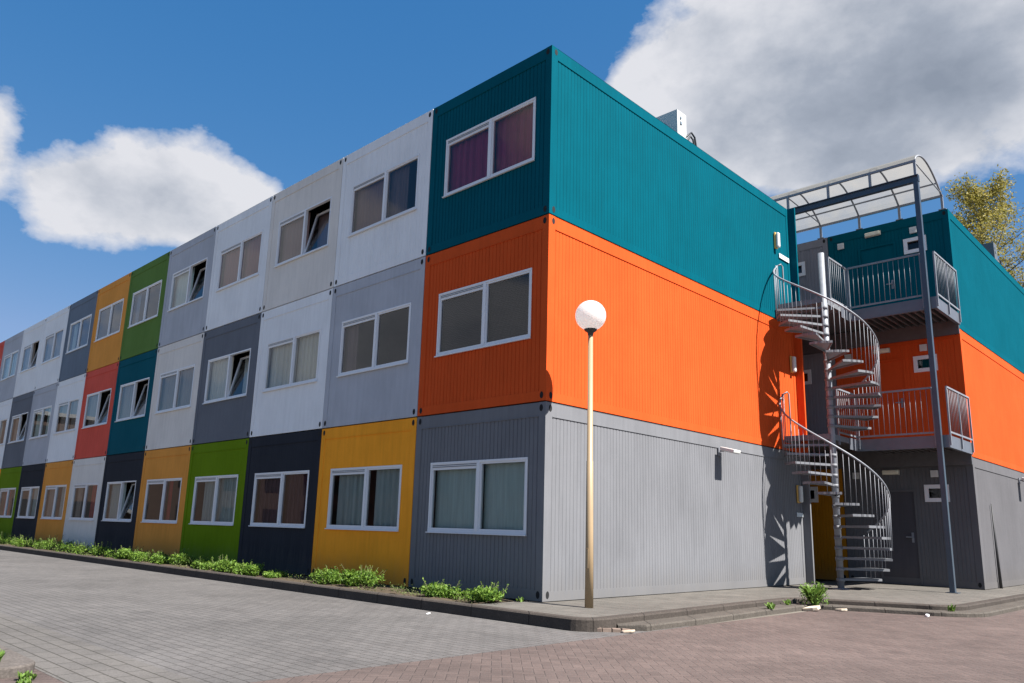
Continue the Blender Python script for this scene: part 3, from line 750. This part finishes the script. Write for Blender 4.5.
# sidewalk and planting bed
pw = pin
poly = [p for p in pw if p[0] > -61]
mb = MB(); inner = [(-.30, -1.0)] ; pts = [(-.30, .1), (-.30, pw[3][1])] + pw[4:] + [(-.30, 60)]
mb.face([(x, y, ZP) for x, y in pts]); sw = mb.build('sidewalk', SIDEWALK); sw['kind'] = 'structure'
mb = MB(); nx = 160
def soilz(x, y): return ZP-.02+.05*noise.noise(Vector((x*1.7, y*3, 0)))+.015*noise.noise(Vector((x*9, y*9, 3)))+.02*max(0, (y+1.0))
xs = [-60+ (59.7)*(1-(1-i/nx)**.45) for i in range(nx+1)]; xs = sorted(set([-60, -45] + [-.30-.12*i for i in range(0, 300)]))
ys = [-1.0+.1*i for i in range(0, 11)]
for i in range(len(xs)-1):
    for j in range(len(ys)-1):
        q = [(xs[i],ys[j]),(xs[i+1],ys[j]),(xs[i+1],ys[j+1]),(xs[i],ys[j+1])]
        mb.face([(x, y, soilz(x, y)) for x, y in q], True)
o = mb.build('soil_bed', SOIL); o['kind'] = 'structure'

# ------------------------------------------------------------------ plants
def leafmat(name, c1, c2, tr=.35):
    t = NT(name); oi = t.n.new('ShaderNodeNewGeometry')
    col = t.mix(oi.outputs['Random Per Island'], c1, c2)
    t.base(col, .55, 0, .3)
    tl = t.n.new('ShaderNodeBsdfTranslucent'); t.l.new(col, tl.inputs[0]); mx = t.n.new('ShaderNodeMixShader'); mx.inputs[0].default_value = tr
    t.l.new(t.b.outputs[0], mx.inputs[1]); t.l.new(tl.outputs[0], mx.inputs[2]); t.l.new(mx.outputs[0], t.out.inputs[0]); return t.mat
LEAF = leafmat('shrub_leaves', (.065,.14,.015), (.18,.28,.04)); LEAF2 = leafmat('tree_leaves', (.20,.19,.035), (.36,.29,.07), .4); LEAF3 = leafmat('weed_leaves', (.09,.17,.03), (.17,.27,.05))
BARK = simple('bark', (.13,.11,.085), .9, 0, .3, 6, .2, .6); STEM = simple('stems', (.10,.11,.04), .8)
def leaf(mb, p, s, nrm=None, r=rnd):
    d = Vector((r.gauss(0,1), r.gauss(0,1), r.gauss(.3,1))).normalized(); e = d.orthogonal().normalized(); e = Matrix.Rotation(r.random()*6.28, 3, d) @ e; f = d.cross(e)
    k = s*r.uniform(.7,1.3); p = Vector(p)
    mb.face([p-e*k, p-f*k*.45+d*k*.1, p+e*k, p+f*k*.45+d*k*.1])
def shrub(x, y, rx, ry, h, label, seed, n=None):
    r = random.Random(seed); z = soilz(x, y) if x < -.3 else ZP
    t = thing('shrub', (x, y, z-.01), label, 'shrub', 'low green shrubs along the container wall')
    mb = MB(); st = MB()
    lobes = [(r.uniform(-.6,.6)*rx, r.uniform(-.5,.5)*ry, r.uniform(.45,.8)*h, r.uniform(.35,.55)) for _ in range(int(4+rx*8))]
    n = n or int(2300*rx+300)
    for i in range(n):
        lx, ly, lz, lr = r.choice(lobes); d = Vector((r.gauss(0,1), r.gauss(0,1), r.gauss(0,1))).normalized(); q = r.random()**.4
        p = (lx+d.x*lr*rx*q, ly+d.y*lr*ry*q, max(.01, lz*.62+d.z*h*.40*q)); leaf(mb, p, .021+.012*r.random(), r=r)
    for i in range(int(6+rx*14)):   # sprigs sticking out
        a = r.random()*6.28; q = r.random(); bx_, by_ = rx*.8*q*math.cos(a), ry*.8*q*math.sin(a); hh = h*r.uniform(.7,1.12)
        tip = (bx_*1.15+r.uniform(-.04,.04), by_*1.15+r.uniform(-.04,.04), hh); st.tube([(bx_*.5,by_*.5,0), (bx_*.9,by_*.9,hh*.6), tip], .003, 3)
        for k in range(6):
            w = .55+.45*k/5; leaf(mb, (bx_*.9+(tip[0]-bx_*.9)*w+r.uniform(-.02,.02), by_*.9+(tip[1]-by_*.9)*w+r.uniform(-.02,.02), hh*w), .02, r=r)
    mb.build('foliage', LEAF, t); st.build('stem', STEM, t)
names1 = ['slate grey', 'golden yellow', 'navy', 'green', 'ochre', 'second navy', 'cream', 'second ochre', 'third navy', 'second green', 'leftmost yellow', 'last grey']
sd = 100
NTH = ['rightmost', 'second from the right', 'third from the right', 'fourth from the right']
layout = {0: [(-.38,.50,.20), (-1.30,.40,.25)], 1: [(-3.40,.50,.29),(-4.05,.24,.16),(-4.45,.46,.27)], 2: [(-6.05,.30,.15),(-6.9,.50,.24),(-7.75,.48,.27),(-8.45,.40,.22)],
          3: [(-9.2,.45,.22),(-10.2,.60,.30),(-11.2,.50,.27)], 4: [(-12.0,.5,.25),(-12.9,.55,.3),(-13.9,.55,.28)]}
adjs = ['leafy', 'low', 'dense', 'small', 'broad', 'loose']
for k in range(12):
    lay = layout.get(k) or [(-(k+.5)*W+.95,.62,.32),(-(k+.5)*W,.60,.36),(-(k+.5)*W-.95,.62,.32)]
    for q, (cx, rx, h) in enumerate(lay):
        sd += 1; rr = random.Random(sd); y = -.62+rr.uniform(-.12,.06)
        shrub(cx, y, rx*rr.uniform(.95,1.1), .30, h*rr.uniform(.95,1.15), f"{rr.choice(adjs)} green shrub, {NTH[q]} below the {names1[k]} ground container", sd, n=None if k < 5 else 560)

# scrappy ground cover between the shrubs: far too many leaves to count
mb = MB(); gr_ = random.Random(77)
for i in range(16000):
    x = -.35-gr_.random()**1.5*38; y = gr_.uniform(-.97,-.06)
    if noise.noise(Vector((x*1.3, y*2.5, 7))) < -.02+.25*gr_.random(): continue
    leaf(mb, (x, y, soilz(x, y)+gr_.random()**2*.10), gr_.uniform(.010,.022)*(1+max(0,-x-8)*.04), r=gr_)
o = mb.build('ground_cover', leafmat('ground_cover_leaves', (.16,.15,.07), (.10,.17,.03))); tag(o, None, None, None, 'stuff')

def weed(x, y, z, h, n, label, seed, broad=.02):
    r = random.Random(seed); t = thing('weed', (x, y, z), label, 'weed', 'weeds along the kerb'); mb = MB(); st = MB()
    for i in range(n):
        a = r.random()*6.28; lean = r.uniform(.1,.8); hh = h*r.uniform(.5,1); d = Vector((math.cos(a)*lean, math.sin(a)*lean, 1)).normalized()
        side = d.cross(Vector((0,0,1))).normalized(); b = Vector((r.uniform(-.04,.04), r.uniform(-.04,.04), 0)); w = broad*r.uniform(.6,1.2)
        p1 = b+d*hh*.5; p2 = b+d*hh*.85+Vector((d.x,d.y,-.3))*hh*.15
        mb.face([b-side*w*.3, b+side*w*.3, p1+side*w, p1-side*w]); mb.face([p1-side*w, p1+side*w, p2+side*w*.4, p2-side*w*.4])
    if h > .3:
        for i in range(260):
            a = r.random()*6.28; q = r.random()**.5*h*.55; leaf(mb, (q*math.cos(a), q*math.sin(a), r.uniform(.03,.95)*h*(1-.5*q/h)), .022, r=r)
    mb.build('leaves', LEAF3, t)
    st.tube([(0,0,-.02),(0,0,h*.5)], .004, 4); st.build('stem', STEM, t)
weed(1.93, 4.35, zl, .42, 150, 'large bushy weed growing at the inside corner of the kerb', 1, .030)
weed(1.86, 2.95, zl, .14, 16, 'small weed on the lower kerb left of the big weed', 2)
weed(1.69, 3.9, zl, .12, 10, 'tiny weed sprouting just left of the big weed', 3)
weed(3.62, 5.35, zl, .16, 14, 'small green weed in the rounded kerb corner at the right', 4)
weed(.5, 8.0, ZP, .12, 10, 'tiny weed at the wall foot by the yellow container', 5)
weed(-.22, -.20, ZP, .10, 9, 'tiny weed at the foot of the slate corner wall', 6)
def stone(x, y, z, s, label, seed, c=(.55,.47,.36), name='stone', cat='stone'):
    r = random.Random(seed); mb = MB(); n = 9
    lo_ = [(s[0]*math.cos(6.283*i/n)*r.uniform(.75,1.1), s[1]*math.sin(6.283*i/n)*r.uniform(.75,1.1)) for i in range(n)]
    mb.prism(lo_, 0, s[2]); o = mb.build(name, simple(name+'_mat%d' % seed, c, .85, 0, .2, 20), None, .008); o.location = (x, y, z); o.rotation_euler = (R(r.uniform(-12,12)), R(r.uniform(-12,12)), r.random()*6)
    tag(o, label, cat)
stone(2.02, 4.05, ZS+.01, (.15,.08,.05), 'larger pale flat stone lying before the big weed', 1)
stone(2.30, 4.45, ZS, (.09,.05,.035), 'smaller pale stone right of the big weed', 2)
stone(1.93, -.72, ZS, (.09,.05,.025), 'pale broken chip at the end of the lower kerb', 3, (.42,.33,.25))
stone(3.42, 4.86, ZS, (.055,.03,.03), 'white scrap of paper against the lower kerb', 4, (.8,.8,.82), 'paper_scrap', 'litter')
stone(-.75, -1.40, ZS-.003, (.035,.02,.008), 'small white scrap on the grey paving below the shrubs', 5, (.8,.8,.8), 'paper_scrap', 'litter')
# broken bricks where the lower kerb starts
for i in range(4):
    mb = MB(); mb.box(-.05,.05,-.025,.025,0,.05); o = mb.build('loose_brick', simple('loose_brick%d' % i, (.17,.125,.10), .9, 0, .3, 20), None, .006)
    o.location = (1.66+.075*i, -.93+.075*i, ZS-.012); o.rotation_euler = (R(6*(-1)**i), R(4*i-6), R(35+7*i))
    tag(o, ['leftmost dark brick stub before the kerb corner', 'second loose brick stub from the left at the kerb corner', 'third loose brick stub, beside the rightmost one', 'rightmost loose brick stub by the lower kerb end'][i], 'brick', 'loose bricks at the kerb corner')

# bottom left: end of another kerb with weeds
mb = MB(); zk = ZS+.10; pl = [(-9,-6.34),(.66,-6.36)] + arcp(.66,-6.58,.22,90,0,6)[1:] + [(.88,-9),(-9,-9)]
mb.prism(pl[::-1], ZS-.1, ZS+.07); o = mb.build('kerb_island', kerbmat('island_stone', (.11,.095,.085), 0), None, .015); o['kind'] = 'structure'
weed(.62, -6.62, ZS+.07, .12, 40, 'dry low weed on the kerb island at the bottom left corner', 8, .012)
weed(1.02, -6.50, ZS, .08, 45, 'brownish weed tuft before the kerb island end', 9, .010)
weed(1.22, -6.56, ZS, .06, 30, 'flat weed tuft right of the kerb island', 10, .010)

# ------------------------------------------------------------------ brick blocks added out of view, only for the panes to reflect
ob = thing('added_brick_building', (-34, -34, ZS), 'low red brick building added out of view across the road for pane reflections', 'building')
mb = MB(); mb.box(-46, 30, -9, 0, 0, 6.2); mb.build('wall', simple('added_red_brick', (.16,.07,.05), .9, 0, .25, 3), ob)
mb = MB(); mb.prism([(-46.4,-9.4),(30.4,-9.4),(30.4,.4),(-46.4,.4)], 6.2, 6.5); mb.build('roof', ROOF, ob)
ob2 = thing('added_brick_building', (-62, -24, ZS), 'dark brown brick building added out of view at the street end for pane reflections', 'building')
mb = MB(); mb.box(-10, 0, -26, 19, 0, 9); mb.build('wall', simple('added_brown_brick', (.075,.05,.04), .9, 0, .3, 3), ob2)
mb = MB(); mb.prism([(-10.4,-26.4),(.4,-26.4),(.4,19.4),(-10.4,19.4)], 9, 9.3); mb.build('roof', ROOF, ob2)
for i in range(10):
    for zz_ in (1.0, 4.0, 6.8):
        mb = MB(); mb.box(.002, .05, -24+i*4.2, -22.2+i*4.2, zz_, zz_+1.4); mb.build('window', BLACK, ob2)
for i in range(19):
    for zz_ in (1.0, 3.9):
        mb = MB(); mb.box(-44+i*4, -42+i*4, .002, .05, zz_, zz_+1.4); mb.build('window', BLACK, ob)

# ------------------------------------------------------------------ trees beyond the rear block
def tree(x, y, h, rad, label, seed, n=16000, ls=.085, base=.30):
    r = random.Random(seed); t = thing('tree', (x, y, ZS), label, 'tree', 'trees beyond the rear block'); wood = MB(); fo = MB()
    tp = [(0,0,0)]
    for i in range(1, 9): tp.append((r.uniform(-.15,.15)*i*.3, r.uniform(-.15,.15)*i*.3, h*.93*i/8))
    wood.tube(tp, h*.014, 8, .02); tips = []
    for i in range(64):
        f = base+(.97-base)*(i/63)**.85; z = h*f; a = i*2.399+r.uniform(-.3,.3)
        prof = math.sin(math.pi*min(1, ((f-base)/(1-base))*.62+.33))   # widest low, pointed top
        ln = rad*max(.10, prof)*r.uniform(.65,1.12); k = f*8/.93; k0 = min(7, int(k)); s = Vector(tp[k0]).lerp(Vector(tp[k0+1]), min(1, k-k0))
        up = r.uniform(.45,1.0); e = s+Vector((math.cos(a)*ln, math.sin(a)*ln, ln*up)); m = s.lerp(e, .5)+Vector((0,0,-.06*ln))
        wood.tube([s, m, e], .05*(1-f)+.018, 5, .008)
        for j in range(9):
            q = r.uniform(.25,1); p = s.lerp(e, q); d = Vector((r.gauss(0,1), r.gauss(0,1), r.gauss(.4,.8))).normalized(); e2 = p+d*ln*.32*r.uniform(.5,1.2)
            wood.tube([p, e2], .010, 3, .004, cap=False); tips.append((p, e2))
    per = n//len(tips)
    for p, e2 in tips:
        dens = r.choice((.35, .8, 1.0, 1.5)); 
        for _ in range(int(per*dens)):
            q = r.uniform(.1,1.1); c = p.lerp(e2, q)+Vector((r.gauss(0,.20), r.gauss(0,.20), r.gauss(0,.20))); leaf(fo, c, ls, r=r)
    wood.build('trunk', BARK, t); fo.build('crown', LEAF2, t)
tree(-1.0, 33.0, 18.8, 3.5, 'tall sparse spring tree with yellow green leaves behind the rear roof', 5, 25000, .07)
tree(2.6, 35.0, 12.8, 3.6, 'lower yellow green tree at the right edge behind the rear roof', 9, 17000, .07)
tree(-5.2, 33.0, 13.0, 3.0, 'smaller yellow green tree seen through the canopy', 12, 12000, .075)

# ------------------------------------------------------------------ world: Nishita sky with clouds
SUN_EL, SUN_AZ = 52.0, 6.0       # azimuth measured from +X towards +Y
wd = bpy.data.worlds.new('World'); scene.world = wd; wd.use_nodes = True
n, l = wd.node_tree.nodes, wd.node_tree.links
bg = n['Background']
class WN(NT):
    def __init__(s): s.t = wd.node_tree; s.n = n; s.l = l
w = WN()
sky = n.new('ShaderNodeTexSky'); sky.sky_type = 'NISHITA'; sky.sun_disc = False; sky.sun_elevation = R(SUN_EL); sky.sun_rotation = R(90-SUN_AZ)
sky.air_density = 1.0; sky.dust_density = .4; sky.ozone_density = 2.5
tc = n.new('ShaderNodeTexCoord'); D = tc.outputs['Generated']
def vm(op, a, b=None):
    q = n.new('ShaderNodeVectorMath'); q.operation = op; w.set(q.inputs[0], a)
    if b is not None: w.set(q.inputs[1], b)
    return q
def cdist(c, rx, ry):
    """soft elliptical blob round a direction: 1 at centre, 0 at rim"""
    c = Vector(c).normalized(); e = Vector((0,0,1)).cross(c).normalized(); u = c.cross(e)
    a = vm('DOT_PRODUCT', D, tuple(e)).outputs['Value']; b = vm('DOT_PRODUCT', D, tuple(u)).outputs['Value']; f = vm('DOT_PRODUCT', D, tuple(c)).outputs['Value']
    d = w.m('SQRT', w.m('ADD', w.m('POWER', w.m('DIVIDE', w.m('ABSOLUTE', a), rx), 2), w.m('POWER', w.m('DIVIDE', w.m('ABSOLUTE', b), ry), 2)))
    v = w.m('SUBTRACT', 1, d); return w.m('MULTIPLY', w.m('GREATER_THAN', f, 0), w.m('MAXIMUM', v, -1.5)), f
BL = [  # direction, half widths, greyness
 ((-.30,.78,.58),.22,.17,1), ((-.46,.71,.53),.07,.06,1), ((-.13,.85,.53),.27,.15,1), ((-.42,.78,.49),.12,.09,1), ((-.25,.85,.47),.16,.09,1), ((-.33,.84,.44),.12,.05,1),
 ((-.865,.315,.365),.13,.07,.2), ((-.90,.25,.35),.10,.06,.2), ((-.84,.39,.37),.06,.045,.2), ((-.935,.12,.375),.07,.10,.2),
 ((-.78,-.58,.26),.36,.13,.5), ((-.55,-.70,.48),.16,.10,.5), ((-.80,-.48,.38),.13,.07,.5), ((.9,-.3,.4),.3,.16,.5)]  # this row: clouds out of view, added for the panes to reflect
val = None; THK = None
for c, rx, ry, g_ in BL:
    v, f = cdist(c, rx, ry)
    v2 = w.m('SUBTRACT', w.m('MULTIPLY', w.m('GREATER_THAN', f, 0), w.m('ADD', v, 2)), 2)
    val = v2 if val is None else w.m('SMOOTH_MAX', val, v2, .25)
    if g_ == 1:
        tv = w.m('MAXIMUM', v2, 0); THK = tv if THK is None else w.m('MAXIMUM', THK, tv)
gv, gf = cdist((-.25,.83,.50), .30, .15); GR = w.m('MULTIPLY', w.m('GREATER_THAN', gf, 0), w.m('SMOOTH_MAX', gv, 0, .3))
sc = vm('MULTIPLY', D, (1,1,1.5)).outputs[0]
n1 = w.noise(sc, 3.4, 10, .56); n2 = w.noise(sc, 10.0, 9, .60); n3 = w.noise(sc, 1.7, 3, .5)
dens = w.m('ADD', val, w.m('ADD', w.m('MULTIPLY', w.m('SUBTRACT', n1, .5), 1.25), w.m('MULTIPLY', w.m('SUBTRACT', n2, .5), 1.05)))
mask = w.ramp(dens, [(.0, (0,0,0)), (.10, (.45,.45,.45)), (.30, (1,1,1))])
off_ = vm('ADD', sc, (.035,.02,.05)).outputs[0]; n1b = w.noise(off_, 3.4, 10, .56)
light = w.m('MULTIPLY', w.m('SUBTRACT', n1, n1b), 2.0)
shade = w.m('ADD', w.m('SUBTRACT', w.m('SUBTRACT', 1.0, w.m('MULTIPLY', GR, .74)), w.m('MULTIPLY', w.m('SMOOTH_MAX', val, 0, .2), .22)), w.m('ADD', light, w.m('ADD', w.m('MULTIPLY', w.m('SUBTRACT', n1, .5), .55), w.m('MULTIPLY', w.m('SUBTRACT', n2, .5), .45))))
CLOUD = w.ramp(shade, [(-.0, (.27,.315,.395)), (.35, (.38,.425,.51)), (.70, (.58,.61,.68)), (1.0, (.76,.77,.82))])
ex = 1.0
SKYS = .065; EXPO = 1.45
K = 2**EXPO
sp3 = n.new('ShaderNodeSeparateColor'); l.new(sky.outputs[0], sp3.inputs[0]); cb3 = n.new('ShaderNodeCombineColor')
for i_, (g_, k_) in enumerate(((1.5, .345), (.7, .85), (.45, 1.73))):
    l.new(w.m('MULTIPLY', w.m('POWER', sp3.outputs[i_], g_), k_), cb3.inputs[i_])
skyc = cb3.outputs[0]
for lk in list(cb3.inputs[0].links): rsock = lk.from_socket; l.remove(lk)
l.new(w.m('MINIMUM', rsock, w.m('MULTIPLY', cb3.inputs[1].links[0].from_socket, .62)), cb3.inputs[0])
cl = n.new('ShaderNodeVectorMath'); cl.operation = 'SCALE'; l.new(CLOUD, cl.inputs[0]); cl.inputs['Scale'].default_value = 1/(SKYS*K)
fin = w.mix(mask, skyc, cl.outputs[0])
l.new(fin, bg.inputs[0]); bg.inputs[1].default_value = SKYS

sd_ = bpy.data.lights.new('sun', 'SUN'); sd_.energy = 4.8; sd_.angle = R(.53); sd_.color = (1, .962, .905)
so = bpy.data.objects.new('sun', sd_); COL.objects.link(so)
el, az = R(SUN_EL), R(SUN_AZ); tos = Vector((math.cos(el)*math.cos(az), math.cos(el)*math.sin(az), math.sin(el)))
so.rotation_euler = tos.to_track_quat('Z', 'Y').to_euler()

# ------------------------------------------------------------------ camera
yaw, pitch, roll, fpx = -0.77430201, 0.21254888, 0.02842928, 771.4935
fw = Vector((math.sin(yaw)*math.cos(pitch), math.cos(yaw)*math.cos(pitch), math.sin(pitch)))
rt = Vector((math.cos(yaw), -math.sin(yaw), 0)); up = rt.cross(fw)
r2 = rt*math.cos(roll)+up*math.sin(roll); u2 = -rt*math.sin(roll)+up*math.cos(roll)
cd = bpy.data.cameras.new('camera'); co = bpy.data.objects.new('camera', cd); COL.objects.link(co)
M = Matrix(((r2.x,u2.x,-fw.x,7.30846574),(r2.y,u2.y,-fw.y,-8.2711216),(r2.z,u2.z,-fw.z,1.04786078),(0,0,0,1)))
co.matrix_world = M; cd.sensor_fit = 'HORIZONTAL'; cd.sensor_width = 36; cd.lens = fpx/1024*36
cd.shift_x = 3.4004/1024; cd.shift_y = 21.7629/1024; cd.clip_end = 2000; cd.clip_start = .05
scene.camera = co
vs = scene.view_settings; vs.view_transform = 'Standard'; vs.look = 'None'; vs.exposure = EXPO; vs.gamma = 1; vs.use_curve_mapping = False
